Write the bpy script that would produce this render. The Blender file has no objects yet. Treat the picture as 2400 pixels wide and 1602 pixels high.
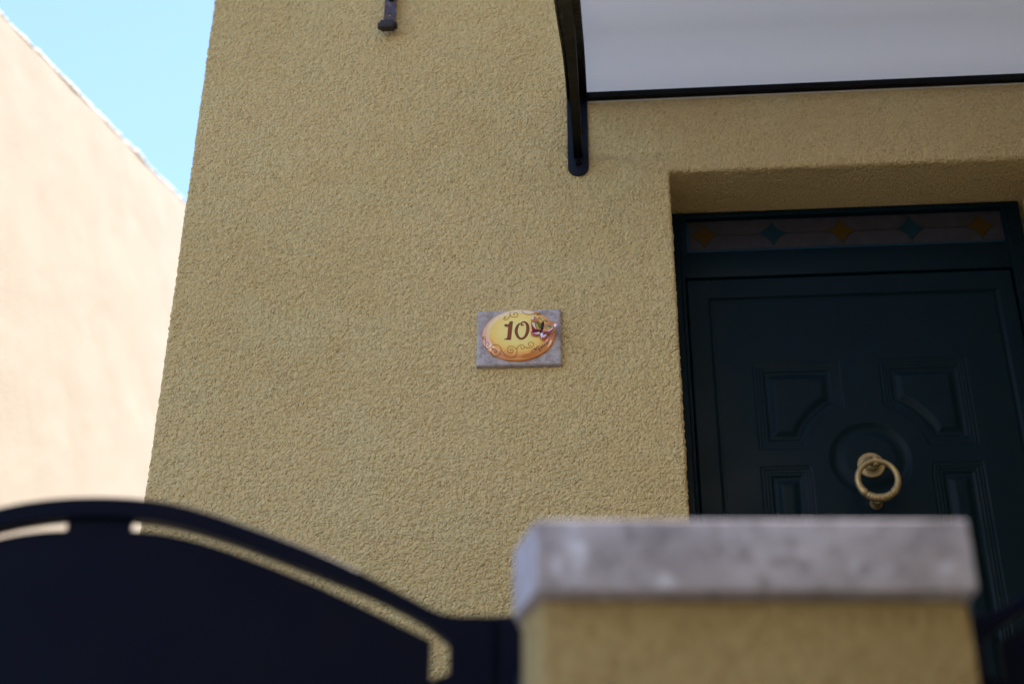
import bpy, bmesh, math, random
import numpy as np
from mathutils import Vector, Matrix
random.seed(7)
scene = bpy.context.scene
COL = scene.collection
R = math.radians

# ------------------------------------------------------------------ camera
cam_data = bpy.data.cameras.new('camera')
cam = bpy.data.objects.new('camera', cam_data)
COL.objects.link(cam)
cam.location = (0.0, -3.45, 1.5)
cam.rotation_euler = (R(119.003), R(-0.2888), R(4.2673))
cam_data.lens = 50.0
cam_data.sensor_width = 36.0
cam_data.clip_start = 0.05
cam_data.clip_end = 2000.0
cam_data.dof.use_dof = True
cam_data.dof.focus_distance = 3.93
cam_data.dof.aperture_fstop = 1.7
cam_data.dof.aperture_blades = 0
scene.camera = cam

# ------------------------------------------------------------------ sky, sun, exposure
SUN_EL, SUN_AZ = 76.0, 48.0          # high sun behind the house, to the right
world = bpy.data.worlds.new('World')
scene.world = world
world.use_nodes = True
wn = world.node_tree.nodes
bg = wn['Background']
sky = wn.new('ShaderNodeTexSky')
sky.sky_type = 'NISHITA'
sky.sun_disc = False
sky.sun_elevation = R(SUN_EL)
sky.sun_rotation = R(SUN_AZ)
sky.air_density = 1.0
sky.dust_density = 0.1
sky.ozone_density = 1.6
world.node_tree.links.new(sky.outputs[0], bg.inputs[0])
bg.inputs[1].default_value = 0.10
sun_data = bpy.data.lights.new('sun', 'SUN')
sun_data.energy = 3.4
sun_data.angle = R(0.5)
sun_data.color = (1.0, 0.95, 0.87)
sun = bpy.data.objects.new('sun', sun_data)
COL.objects.link(sun)
to_sun = Vector((math.sin(R(SUN_AZ)) * math.cos(R(SUN_EL)), math.cos(R(SUN_AZ)) * math.cos(R(SUN_EL)), math.sin(R(SUN_EL))))
sun.rotation_euler = to_sun.to_track_quat('Z', 'Y').to_euler()
sun.location = (4, 8, 12)
scene.view_settings.view_transform = 'Standard'
scene.view_settings.look = 'None'
scene.view_settings.gamma = 1.0
scene.view_settings.exposure = 2.05

# ------------------------------------------------------------------ helpers
def tag(o, label=None, cat=None, group=None, kind=None):
    if label: o['label'] = label
    if cat: o['category'] = cat
    if group: o['group'] = group
    if kind: o['kind'] = kind
    return o

def empty(name, loc, label=None, cat=None, group=None, rz=0.0):
    o = bpy.data.objects.new(name, None)
    COL.objects.link(o)
    o.location = loc
    o.rotation_euler = (0, 0, rz)
    o.empty_display_size = 0.1
    return tag(o, label, cat, group)

def link(name, me, mat, parent=None, smooth=False, world_coords=True):
    o = bpy.data.objects.new(name, me)
    COL.objects.link(o)
    if mat is not None:
        for m in (mat if isinstance(mat, (list, tuple)) else [mat]):
            me.materials.append(m)
    if parent is not None:
        o.parent = parent
        if world_coords and parent.parent is None:      # mesh data is in world coordinates
            o.matrix_parent_inverse = parent.matrix_basis.inverted()
    if smooth:
        me.polygons.foreach_set('use_smooth', [True] * len(me.polygons))
    return o

class MB:
    """collects shapes in one mesh"""
    def __init__(s):
        s.v, s.f, s.m = [], [], []
    def add(s, v, f, m=0):
        n = len(s.v)
        s.v += [tuple(p) for p in v]
        s.f += [tuple(i + n for i in q) for q in f]
        s.m += [m] * len(f)
        return s
    def box(s, a, b, m=0, bev=0.0):
        x0, y0, z0 = [min(p, q) for p, q in zip(a, b)]
        x1, y1, z1 = [max(p, q) for p, q in zip(a, b)]
        if bev <= 0:
            v = [(x, y, z) for x in (x0, x1) for y in (y0, y1) for z in (z0, z1)]
            return s.add(v, [(0, 1, 3, 2), (4, 6, 7, 5), (0, 4, 5, 1), (2, 3, 7, 6), (0, 2, 6, 4), (1, 5, 7, 3)], m)
        bm = bmesh.new()
        r = bmesh.ops.create_cube(bm, size=1.0)
        for q in bm.verts:
            q.co = Vector(((x0 + x1) / 2 + q.co.x * (x1 - x0), (y0 + y1) / 2 + q.co.y * (y1 - y0), (z0 + z1) / 2 + q.co.z * (z1 - z0)))
        bmesh.ops.bevel(bm, geom=list(bm.edges), offset=bev, segments=2, affect='EDGES', profile=0.5)
        bm.verts.index_update()
        s.add([q.co[:] for q in bm.verts], [[q.index for q in f.verts] for f in bm.faces], m)
        bm.free()
        return s
    def prism(s, pts, lo, hi, axis='z', m=0, bev=0.0, segs=2):
        """extrude a 2D outline; axis z: pts are (x,y); axis y: (x,z); axis x: (y,z)"""
        def P(p, h):
            return {'z': (p[0], p[1], h), 'y': (p[0], h, p[1]), 'x': (h, p[0], p[1])}[axis]
        bm = bmesh.new()
        a = [bm.verts.new(P(p, lo)) for p in pts]
        b = [bm.verts.new(P(p, hi)) for p in pts]
        n = len(pts)
        bm.faces.new(a); bm.faces.new(b[::-1])
        for i in range(n):
            bm.faces.new((a[i], b[i], b[(i + 1) % n], a[(i + 1) % n]))
        bmesh.ops.recalc_face_normals(bm, faces=list(bm.faces))
        if bev > 0:
            bmesh.ops.bevel(bm, geom=[e for e in bm.edges if e.calc_face_angle(0) > 0.5], offset=bev, segments=segs, affect='EDGES', profile=0.5)
        bmesh.ops.triangulate(bm, faces=[f for f in bm.faces if len(f.verts) > 4])
        bm.verts.index_update()
        s.add([q.co[:] for q in bm.verts], [[q.index for q in f.verts] for f in bm.faces], m)
        bm.free()
        return s
    def lathe(s, prof, o, ax, n=48, m=0):
        """prof: list of (radius, height along ax)"""
        ax = Vector(ax).normalized()
        t = ax.orthogonal().normalized(); b = ax.cross(t)
        v, f = [], []
        for r, h in prof:
            for i in range(n):
                a = 2 * math.pi * i / n
                v.append(Vector(o) + ax * h + (t * math.cos(a) + b * math.sin(a)) * r)
        for j in range(len(prof) - 1):
            for i in range(n):
                k = (i + 1) % n
                f.append((j * n + i, j * n + k, (j + 1) * n + k, (j + 1) * n + i))
        f.append(tuple(range(n))[::-1]); f.append(tuple((len(prof) - 1) * n + i for i in range(n)))
        return s.add(v, f, m)
    def sweep(s, path, rad, n=10, m=0, closed=False, ref=(0, 1, 0)):
        """tube along path; rad float or list, or list of (ra, rb)"""
        P = [Vector(p) for p in path]; N = len(P); v, f = [], []
        for i, p in enumerate(P):
            if closed: t = P[(i + 1) % N] - P[i - 1]
            else: t = P[min(i + 1, N - 1)] - P[max(i - 1, 0)]
            t.normalize()
            a = Vector(ref) - t * t.dot(Vector(ref)); a.normalize(); b = t.cross(a)
            r = rad[i] if isinstance(rad, (list, tuple)) else rad
            ra, rb = r if isinstance(r, (list, tuple)) else (r, r)
            for k in range(n):
                w = 2 * math.pi * k / n
                v.append(p + a * (math.cos(w) * ra) + b * (math.sin(w) * rb))
        rng = N if closed else N - 1
        for i in range(rng):
            j = (i + 1) % N
            for k in range(n):
                l = (k + 1) % n
                f.append((i * n + k, i * n + l, j * n + l, j * n + k))
        if not closed:
            f.append(tuple(range(n))[::-1]); f.append(tuple((N - 1) * n + k for k in range(n)))
        return s.add(v, f, m)
    def build(s, name, mat, parent=None, smooth=False, angle=None, wc=True):
        me = bpy.data.meshes.new(name)
        me.from_pydata(s.v, [], s.f)
        me.validate()
        me.polygons.foreach_set('material_index', s.m[:len(me.polygons)] if len(s.m) == len(me.polygons) else [0] * len(me.polygons))
        bm = bmesh.new(); bm.from_mesh(me)
        bmesh.ops.recalc_face_normals(bm, faces=list(bm.faces))
        bm.to_mesh(me); bm.free()
        o = link(name, me, mat, parent, smooth, wc)
        if angle:
            me.set_sharp_from_angle(angle=R(angle))
            me.polygons.foreach_set('use_smooth', [True] * len(me.polygons))
        return o

def grid_mesh(name, P, keep, mat, parent=None, flip=False):
    """P: (ny,nx,3) vertex array, keep: (ny-1,nx-1) mask of quads"""
    ny, nx, _ = P.shape
    idx = np.arange(ny * nx).reshape(ny, nx)
    q = np.stack([idx[:-1, :-1], idx[:-1, 1:], idx[1:, 1:], idx[1:, :-1]], -1)[keep]
    if flip: q = q[:, ::-1]
    return P.reshape(-1, 3), q

def join_grids(name, parts, mat, parent=None, smooth=True):
    vs, qs, off = [], [], 0
    for v, q in parts:
        used = np.zeros(len(v), bool); used[q.ravel()] = True
        remap = np.cumsum(used) - 1
        vs.append(v[used]); qs.append(remap[q] + off); off += int(used.sum())
    V = np.concatenate(vs).astype(np.float32); Q = np.concatenate(qs).astype(np.int32)
    me = bpy.data.meshes.new(name)
    me.vertices.add(len(V)); me.vertices.foreach_set('co', V.ravel())
    me.loops.add(Q.size); me.loops.foreach_set('vertex_index', Q.ravel())
    me.polygons.add(len(Q)); me.polygons.foreach_set('loop_start', np.arange(0, Q.size, 4, dtype=np.int32))
    me.polygons.foreach_set('loop_total', np.full(len(Q), 4, dtype=np.int32))
    me.update(calc_edges=True)
    return link(name, me, mat, parent, smooth)

def gnoise(P, scale, seed=0):
    """gradient noise in numpy, P (...,3) in metres, scale = feature size in metres; result about -1..1"""
    p = P / scale + 1000.0
    i = np.floor(p).astype(np.int64); f = p - i
    u = f * f * f * (f * (f * 6 - 15) + 10)
    out = 0
    for dx in (0, 1):
        for dy in (0, 1):
            for dz in (0, 1):
                h = (i[..., 0] + dx) * 374761393 + (i[..., 1] + dy) * 668265263 + (i[..., 2] + dz) * 2147483647 + seed * 1274126177
                h = (h ^ (h >> 13)) * 1274126177
                h = h ^ (h >> 16)
                a = (h & 1023) / 1023.0 * 2 * math.pi; c = ((h >> 10) & 1023) / 1023.0 * 2 - 1
                s = np.sqrt(1 - c * c)
                g = s * np.cos(a) * (f[..., 0] - dx) + s * np.sin(a) * (f[..., 1] - dy) + c * (f[..., 2] - dz)
                w = (u[..., 0] if dx else 1 - u[..., 0]) * (u[..., 1] if dy else 1 - u[..., 1]) * (u[..., 2] if dz else 1 - u[..., 2])
                out = out + g * w
    return out * 1.6

def catmull(pts, n=6):
    pts = [tuple(p) for p in pts]
    if len(pts) < 3: return pts
    out = []
    for i in range(len(pts) - 1):
        p0 = pts[max(i - 1, 0)]; p1 = pts[i]; p2 = pts[i + 1]; p3 = pts[min(i + 2, len(pts) - 1)]
        for k in range(n):
            t = k / n
            out.append(tuple(0.5 * (2 * b + (c - a) * t + (2 * a - 5 * b + 4 * c - d) * t * t + (3 * b - a - 3 * c + d) * t ** 3) for a, b, c, d in zip(p0, p1, p2, p3)))
    out.append(pts[-1])
    return out

# ------------------------------------------------------------------ materials
def mat(name, col, rough=0.6, metal=0.0, spec=0.5, var=None, bumps=(), rough_var=None, coat=0.0):
    """var: list of (scale, detail, lo, hi, colour) noise masks mixing in other colours; bumps: list of (scale, detail, distance, strength)"""
    m = bpy.data.materials.new(name); m.use_nodes = True
    nt = m.node_tree; n = nt.nodes; L = nt.links
    b = n['Principled BSDF']
    b.inputs['Roughness'].default_value = rough
    b.inputs['Metallic'].default_value = metal
    b.inputs['Specular IOR Level'].default_value = spec
    b.inputs['Coat Weight'].default_value = coat
    geo = n.new('ShaderNodeTexCoord')
    rgb = n.new('ShaderNodeRGB'); rgb.outputs[0].default_value = (*col, 1)
    cur = rgb.outputs[0]
    for sc, det, lo, hi, c in (var or []):
        t = n.new('ShaderNodeTexNoise'); t.inputs['Scale'].default_value = sc; t.inputs['Detail'].default_value = det
        L.new(geo.outputs['Object'], t.inputs['Vector'])
        r = n.new('ShaderNodeMapRange'); r.inputs[1].default_value = lo; r.inputs[2].default_value = hi; r.clamp = True
        L.new(t.outputs[0], r.inputs[0])
        mx = n.new('ShaderNodeMix'); mx.data_type = 'RGBA'
        L.new(r.outputs[0], mx.inputs[0]); L.new(cur, mx.inputs[6]); mx.inputs[7].default_value = (*c, 1)
        cur = mx.outputs[2]
    L.new(cur, b.inputs['Base Color'])
    if rough_var:
        sc, lo, hi = rough_var
        t = n.new('ShaderNodeTexNoise'); t.inputs['Scale'].default_value = sc; t.inputs['Detail'].default_value = 4
        L.new(geo.outputs['Object'], t.inputs['Vector'])
        r = n.new('ShaderNodeMapRange'); r.inputs[1].default_value = 0.3; r.inputs[2].default_value = 0.7
        r.inputs[3].default_value = lo; r.inputs[4].default_value = hi
        L.new(t.outputs[0], r.inputs[0]); L.new(r.outputs[0], b.inputs['Roughness'])
    prev = None
    for sc, det, dist, st in bumps:
        t = n.new('ShaderNodeTexNoise'); t.inputs['Scale'].default_value = sc; t.inputs['Detail'].default_value = det
        L.new(geo.outputs['Object'], t.inputs['Vector'])
        bp = n.new('ShaderNodeBump'); bp.inputs['Distance'].default_value = dist; bp.inputs['Strength'].default_value = st
        L.new(t.outputs[0], bp.inputs['Height'])
        if prev: L.new(prev, bp.inputs['Normal'])
        prev = bp.outputs[0]
    if prev: L.new(prev, b.inputs['Normal'])
    return m

M = {}
M['stucco'] = mat('ochre_stucco', (0.77, 0.575, 0.29), 0.95, spec=0.12,
    var=[(0.9, 4, 0.40, 0.70, (0.685, 0.505, 0.24)), (5, 6, 0.48, 0.8, (0.76, 0.605, 0.32)), (150, 3, 0.56, 0.74, (0.56, 0.41, 0.18))],
    bumps=[(200, 3, 0.0042, 1.0)])
def pebbles(m, scale, dist, strength=1.0):
    # grains of a sprayed render: rounded cells under the noise bumps
    n = m.node_tree.nodes; L = m.node_tree.links
    tc = n.new('ShaderNodeTexCoord'); wq = n.new('ShaderNodeTexNoise'); wq.inputs['Scale'].default_value = 60; wq.inputs['Detail'].default_value = 2
    L.new(tc.outputs['Object'], wq.inputs['Vector'])
    sc = n.new('ShaderNodeVectorMath'); sc.operation = 'MULTIPLY_ADD'; sc.inputs[1].default_value = (0.010, 0.010, 0.010)
    L.new(wq.outputs['Color'], sc.inputs[0]); L.new(tc.outputs['Object'], sc.inputs[2])
    v = n.new('ShaderNodeTexVoronoi'); v.inputs['Scale'].default_value = scale; L.new(sc.outputs[0], v.inputs['Vector'])
    iv = n.new('ShaderNodeMath'); iv.operation = 'SUBTRACT'; iv.inputs[0].default_value = 1.0; L.new(v.outputs['Distance'], iv.inputs[1])
    bp = n.new('ShaderNodeBump'); bp.inputs['Distance'].default_value = dist; bp.inputs['Strength'].default_value = strength
    L.new(iv.outputs[0], bp.inputs['Height'])
    first = [x for x in n if x.type == 'BUMP' and not x.inputs['Normal'].is_linked and x != bp][0]
    L.new(bp.outputs[0], first.inputs['Normal'])
pebbles(M['stucco'], 145, 0.0056)
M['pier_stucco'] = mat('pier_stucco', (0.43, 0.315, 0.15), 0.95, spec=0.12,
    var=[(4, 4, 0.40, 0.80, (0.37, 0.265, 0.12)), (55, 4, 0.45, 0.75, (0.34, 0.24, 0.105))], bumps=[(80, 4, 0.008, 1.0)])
M['cream'] = mat('cream_render', (0.77, 0.71, 0.665), 0.95, spec=0.1,
    var=[(0.5, 4, 0.4, 0.75, (0.78, 0.725, 0.685)), (40, 3, 0.6, 0.8, (0.75, 0.685, 0.635))], bumps=[(60, 5, 0.003, 0.5)])
M['mortar'] = mat('white_mortar', (0.82, 0.80, 0.78), 0.95, spec=0.1, bumps=[(45, 5, 0.01, 0.8)])
M['tile'] = mat('roof_tile', (0.42, 0.20, 0.12), 0.85, var=[(6, 4, 0.45, 0.7, (0.34, 0.17, 0.11))], bumps=[(40, 4, 0.003, 0.6)])
M['travertine'] = mat('grey_travertine', (0.54, 0.50, 0.57), 0.75, spec=0.25,
    var=[(9, 5, 0.40, 0.66, (0.38, 0.34, 0.38)), (17, 3, 0.60, 0.70, (0.74, 0.74, 0.86)), (40, 5, 0.50, 0.68, (0.30, 0.27, 0.30))], bumps=[(90, 4, 0.001, 0.6)])
M['slab'] = mat('grey_stone_slab', (0.50, 0.44, 0.46), 0.85, spec=0.2,
    var=[(55, 6, 0.44, 0.68, (0.32, 0.27, 0.275)), (190, 4, 0.58, 0.70, (0.70, 0.64, 0.66)), (25, 4, 0.5, 0.75, (0.32, 0.25, 0.235))], bumps=[(300, 5, 0.0009, 0.9)])
M['door'] = mat('dark_teal_paint', (0.0010, 0.0112, 0.0190), 0.42, spec=0.13, var=[(3, 4, 0.4, 0.75, (0.0009, 0.0092, 0.0165))], bumps=[(160, 5, 0.0006, 0.25)], rough_var=(7, 0.36, 0.52))
M['gap'] = mat('shadow_gap_rubber', (0.006, 0.006, 0.007), 0.9, spec=0.1)
M['iron'] = mat('black_painted_iron', (0.0025, 0.0023, 0.0026), 0.45, spec=0.12, rough_var=(25, 0.33, 0.52), bumps=[(260, 4, 0.0004, 0.4)])
M['iron_blue'] = mat('blue_black_plate', (0.004, 0.006, 0.015), 0.5, spec=0.18, bumps=[(260, 4, 0.0004, 0.4)])
M['gate'] = mat('navy_painted_steel', (0.0030, 0.0048, 0.0155), 0.45, spec=0.06, rough_var=(9, 0.36, 0.55), bumps=[(180, 4, 0.0005, 0.35)])
M['brass'] = mat('aged_brass', (0.44, 0.32, 0.165), 0.42, metal=0.65, var=[(60, 4, 0.50, 0.78, (0.28, 0.20, 0.10))], rough_var=(70, 0.40, 0.58))
M['rust'] = mat('rusty_purple_iron', (0.075, 0.055, 0.095), 0.6, metal=0.2, spec=0.4,
    var=[(40, 4, 0.48, 0.62, (0.12, 0.07, 0.05)), (90, 4, 0.55, 0.68, (0.03, 0.025, 0.07)), (25, 3, 0.58, 0.7, (0.15, 0.14, 0.18))], bumps=[(150, 4, 0.001, 0.6)])
M['dark_rust'] = mat('dark_rust', (0.028, 0.018, 0.018), 0.7, var=[(60, 4, 0.5, 0.7, (0.05, 0.025, 0.02))], bumps=[(150, 4, 0.001, 0.6)])
M['paving'] = mat('pale_paving', (0.085, 0.08, 0.075), 0.9, var=[(0.6, 5, 0.4, 0.7, (0.07, 0.067, 0.062)), (12, 4, 0.5, 0.7, (0.075, 0.07, 0.065))], bumps=[(40, 5, 0.003, 0.5)])
M['street'] = mat('street_stone', (0.075, 0.07, 0.065), 0.9, var=[(0.6, 5, 0.4, 0.7, (0.06, 0.057, 0.053))], bumps=[(40, 5, 0.003, 0.5)])
M['dark_room'] = mat('dark_interior', (0.012, 0.012, 0.014), 0.9, spec=0.1)
M['glass_clear'] = mat('grey_leaded_glass', (0.028, 0.027, 0.034), 0.3, spec=0.3, var=[(30, 3, 0.45, 0.65, (0.036, 0.035, 0.044))], bumps=[(120, 2, 0.0006, 0.5)])
M['glass_amber'] = mat('amber_glass', (0.050, 0.026, 0.001), 0.3, spec=0.25)
M['glass_teal'] = mat('teal_glass', (0.001, 0.022, 0.036), 0.3, spec=0.25)
M['glass_blue'] = mat('blue_glass', (0.001, 0.036, 0.075), 0.3, spec=0.3)
M['lead'] = mat('lead_came', (0.006, 0.006, 0.008), 0.5)

def sheet_material():
    m = bpy.data.materials.new('opal_sheet'); m.use_nodes = True
    n = m.node_tree.nodes; L = m.node_tree.links; n.clear()
    out = n.new('ShaderNodeOutputMaterial')
    tr = n.new('ShaderNodeBsdfTranslucent'); tr.inputs[0].default_value = (0.95, 0.88, 0.83, 1)
    df = n.new('ShaderNodeBsdfDiffuse'); df.inputs[0].default_value = (0.95, 0.88, 0.83, 1)
    gl = n.new('ShaderNodeBsdfGlossy'); gl.inputs['Roughness'].default_value = 0.32
    lw = n.new('ShaderNodeFresnel'); lw.inputs[0].default_value = 1.45
    tc = n.new('ShaderNodeTexCoord')
    sp = n.new('ShaderNodeTexNoise'); sp.inputs['Scale'].default_value = 55; sp.inputs['Detail'].default_value = 1
    L.new(tc.outputs['Object'], sp.inputs['Vector'])
    mr = n.new('ShaderNodeMapRange'); mr.inputs[1].default_value = 0.78; mr.inputs[2].default_value = 0.80
    mr.inputs[3].default_value = 1.0; mr.inputs[4].default_value = 0.35
    L.new(sp.outputs[0], mr.inputs[0])
    mx = n.new('ShaderNodeMixShader'); mx.inputs[0].default_value = 0.2
    m2 = n.new('ShaderNodeMixShader')
    L.new(tr.outputs[0], mx.inputs[1]); L.new(df.outputs[0], mx.inputs[2])
    L.new(lw.outputs[0], m2.inputs[0]); L.new(mx.outputs[0], m2.inputs[1]); L.new(gl.outputs[0], m2.inputs[2])
    L.new(m2.outputs[0], out.inputs[0])
    return m
M['sheet'] = sheet_material()
def skin_material():
    m = bpy.data.materials.new('clear_skin'); m.use_nodes = True
    n = m.node_tree.nodes; L = m.node_tree.links; n.clear()
    out = n.new('ShaderNodeOutputMaterial'); t = n.new('ShaderNodeBsdfTransparent'); t.inputs[0].default_value = (0.93, 0.93, 0.94, 1)
    g = n.new('ShaderNodeBsdfGlossy'); g.inputs['Roughness'].default_value = 0.15
    x = n.new('ShaderNodeMixShader'); x.inputs[0].default_value = 0.06
    L.new(t.outputs[0], x.inputs[1]); L.new(g.outputs[0], x.inputs[2]); L.new(x.outputs[0], out.inputs[0])
    return m
M['skin'] = skin_material()

def ceramic_material():
    """yellow glaze; the orange band follows the rim (object space ellipse), the way it was painted"""
    m = mat('yellow_glaze', (0.62, 0.50, 0.16), 0.14, spec=0.3, coat=1.0)
    m.node_tree.nodes['Principled BSDF'].inputs['Coat IOR'].default_value = 2.0
    m.node_tree.nodes['Principled BSDF'].inputs['Coat Roughness'].default_value = 0.06
    nt = m.node_tree; n = nt.nodes; L = nt.links; b = n['Principled BSDF']
    tc = n.new('ShaderNodeTexCoord')
    sx = n.new('ShaderNodeSeparateXYZ'); L.new(tc.outputs['Object'], sx.inputs[0])
    def math_(op, a, c=None, v=None):
        q = n.new('ShaderNodeMath'); q.operation = op
        L.new(a, q.inputs[0])
        if c is not None: L.new(c, q.inputs[1])
        if v is not None: q.inputs[1].default_value = v
        return q.outputs[0]
    ex = math_('POWER', math_('ABSOLUTE', math_('DIVIDE', sx.outputs[0], v=0.1025)), v=2.0)
    ez = math_('POWER', math_('ABSOLUTE', math_('DIVIDE', sx.outputs[2], v=0.0825)), v=2.0)
    rr = math_('SQRT', math_('ADD', ex, ez))
    nz = n.new('ShaderNodeTexNoise'); nz.inputs['Scale'].default_value = 16; nz.inputs['Detail'].default_value = 3
    L.new(tc.outputs['Object'], nz.inputs['Vector'])
    rn = math_('ADD', rr, math_('MULTIPLY', math_('SUBTRACT', nz.outputs[0], v=0.5), v=0.28))
    low = math_('MULTIPLY', sx.outputs[2], v=-2.2)
    rn2 = math_('ADD', rn, low)
    cr = n.new('ShaderNodeValToRGB'); L.new(rn2, cr.inputs[0])
    e = cr.color_ramp.elements
    e[0].position = 0.0; e[0].color = (0.90, 0.80, 0.30, 1)
    e[1].position = 1.12; e[1].color = (0.80, 0.28, 0.07, 1)
    for p, c in ((0.45, (0.92, 0.74, 0.24, 1)), (0.72, (0.92, 0.60, 0.15, 1)), (0.86, (0.86, 0.36, 0.08, 1)), (0.95, (0.88, 0.32, 0.10, 1))):
        x = e.new(p); x.color = c
    L.new(cr.outputs[0], b.inputs['Base Color'])
    return m
M['ceramic'] = ceramic_material()
for k, c in dict(brown=(0.26, 0.060, 0.026), ink=(0.014, 0.008, 0.010), scroll=(0.32, 0.085, 0.02), cream_line=(0.72, 0.66, 0.45),
                 wing=(0.66, 0.20, 0.055), wgreen=(0.10, 0.22, 0.03), wyellow=(0.62, 0.40, 0.06), wspot=(0.50, 0.14, 0.02),
                 wmagenta=(0.26, 0.010, 0.035), wrim=(0.55, 0.20, 0.06), wwhite=(0.88, 0.86, 0.92), wpink=(0.60, 0.10, 0.13), fblack=(0.006, 0.006, 0.010)).items():
    M[k] = mat('glaze_' + k, c, 0.22, spec=0.35, coat=0.0 if k in ('brown', 'ink', 'scroll', 'fblack') else 0.25)
# ------------------------------------------------------------------ ground
def plane(name, x0, x1, y0, y1, z, m):
    o = MB().add([(x0, y0, z), (x1, y0, z), (x1, y1, z), (x0, y1, z)], [(0, 1, 2, 3)]).build(name, m)
    return tag(o, kind='structure')
plane('ground', -300, 300, -300, 300, 0.0, M['street'])
plane('pavement', -14, 14, -4.2, -1.25, 0.12, M['paving'])
tag(MB().box((-14, -4.35, 0.0), (14, -4.2, 0.125)).build('kerb', M['travertine']), kind='structure')
tag(MB().box((-1.2, -1.25, 0.0), (6.0, -0.001, 1.62)).build('terrace', M['paving']), kind='structure')

# ------------------------------------------------------------------ house: wall with its rough render as real relief
XL, XJ, XR, ZL = -1.253, 0.195, 1.267, 3.975      # left corner, door opening left and right, lintel height
house = empty('house', (XL, 0, 0), 'ochre rough-rendered house front with a recessed dark teal door', 'house')
RD = 0.008                                        # rounding of the arrises
def relief(P):
    big = gnoise(P * np.array([1, 1, 1.25]), 0.15, 3)
    a = gnoise(P + 0.003 * big[..., None], 0.030, 5)
    b = gnoise(P * np.array([0.9, 1, 1.1]), 0.0140, 9)
    c = gnoise(P, 0.0098, 12)
    am = 0.95 + 0.6 * gnoise(P, 0.08, 21)
    return 0.0013 * big + 0.0007 * a + am * (0.0018 * b + 0.0026 * c)
def push(P, N, k=1.0):
    return P + N * k * relief(P)[..., None]
s = 0.004
xs = XL + s * np.arange(0, int(round((1.579 - XL) / s)) + 1)
ZB = 2.399; ZT = ZB + s * 645
zs = ZB + s * np.arange(0, 646)
X, Z = np.meshgrid(xs, zs)
ddx = np.maximum(np.maximum(XJ - X, X - XR), 0); ddz = np.maximum(Z - ZL, 0)
dop = np.sqrt(ddx ** 2 + ddz ** 2)
gx = np.where(X < XJ, 1.0, np.where(X > XR, -1.0, 0.0)) * ddx; gz = -ddz
gl = np.maximum(np.sqrt(gx ** 2 + gz ** 2), 1e-9)
inside_x = (X > XJ - 1e-6) & (X < XR + 1e-6)
gx = np.where(dop < 1e-6, np.where(np.abs(X - XJ) < 1e-6, 1.0, np.where(np.abs(X - XR) < 1e-6, -1.0, 0.0)), gx / gl)
gz = np.where(dop < 1e-6, np.where((np.abs(Z - ZL) < 1e-6), -1.0, 0.0), gz / gl)
n_ = np.maximum(np.sqrt(gx ** 2 + gz ** 2), 1e-9); gx = gx / n_; gz = gz / n_
sn = np.clip((RD - dop) / RD, 0, 1)
dl = X - XL
sl = np.clip((RD - dl) / RD, 0, 1)
use_left = sl > 0
sn = np.where(use_left, sl, sn); gx = np.where(use_left, -1.0, gx); gz = np.where(use_left, 0.0, gz)
cs = np.sqrt(1 - sn ** 2)
P = np.stack([X, RD - RD * cs, Z], -1)
N = np.stack([gx * sn, -cs, gz * sn], -1)
Pf = push(P, N)
xc = (X[:-1, :-1] + X[1:, 1:]) / 2; zc = (Z[:-1, :-1] + Z[1:, 1:]) / 2
keep = ~((xc > XJ) & (xc < XR) & (zc < ZL))
parts = [grid_mesh('f', Pf, keep, None)]
def sheet(a0, a1, b0, b1, fn, nrm, flip):
    a = a0 + s * np.arange(0, int(round((a1 - a0) / s)) + 1); b = b0 + s * np.arange(0, int(round((b1 - b0) / s)) + 1)
    A_, B_ = np.meshgrid(a, b)
    P = fn(A_, B_); fade = 1.0 if nrm[2] == 0 else np.where(P[..., 1] < 0.03, 1.0, 0.45)[..., None]
    Pn = push(P, np.broadcast_to(np.array(nrm, float), P.shape), fade)
    return grid_mesh('s', Pn, np.ones((P.shape[0] - 1, P.shape[1] - 1), bool), None, flip=flip)
parts.append(sheet(RD, 0.152, ZB, ZT, lambda a, b: np.stack([np.full_like(a, XL), a, b], -1), (-1, 0, 0), True))
parts.append(sheet(RD, 0.26, ZB, ZL, lambda a, b: np.stack([np.full_like(a, XJ), a, b], -1), (1, 0, 0), False))
parts.append(sheet(RD, 0.26, ZB, ZL, lambda a, b: np.stack([np.full_like(a, XR), a, b], -1), (-1, 0, 0), True))
parts.append(sheet(XJ, XR, RD, 0.26, lambda a, b: np.stack([a, b, np.full_like(a, ZL)], -1), (0, 0, -1), True))
def quad(p):
    return (np.array(p, float), np.array([[0, 1, 2, 3]]))
HT = 9.1
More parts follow.
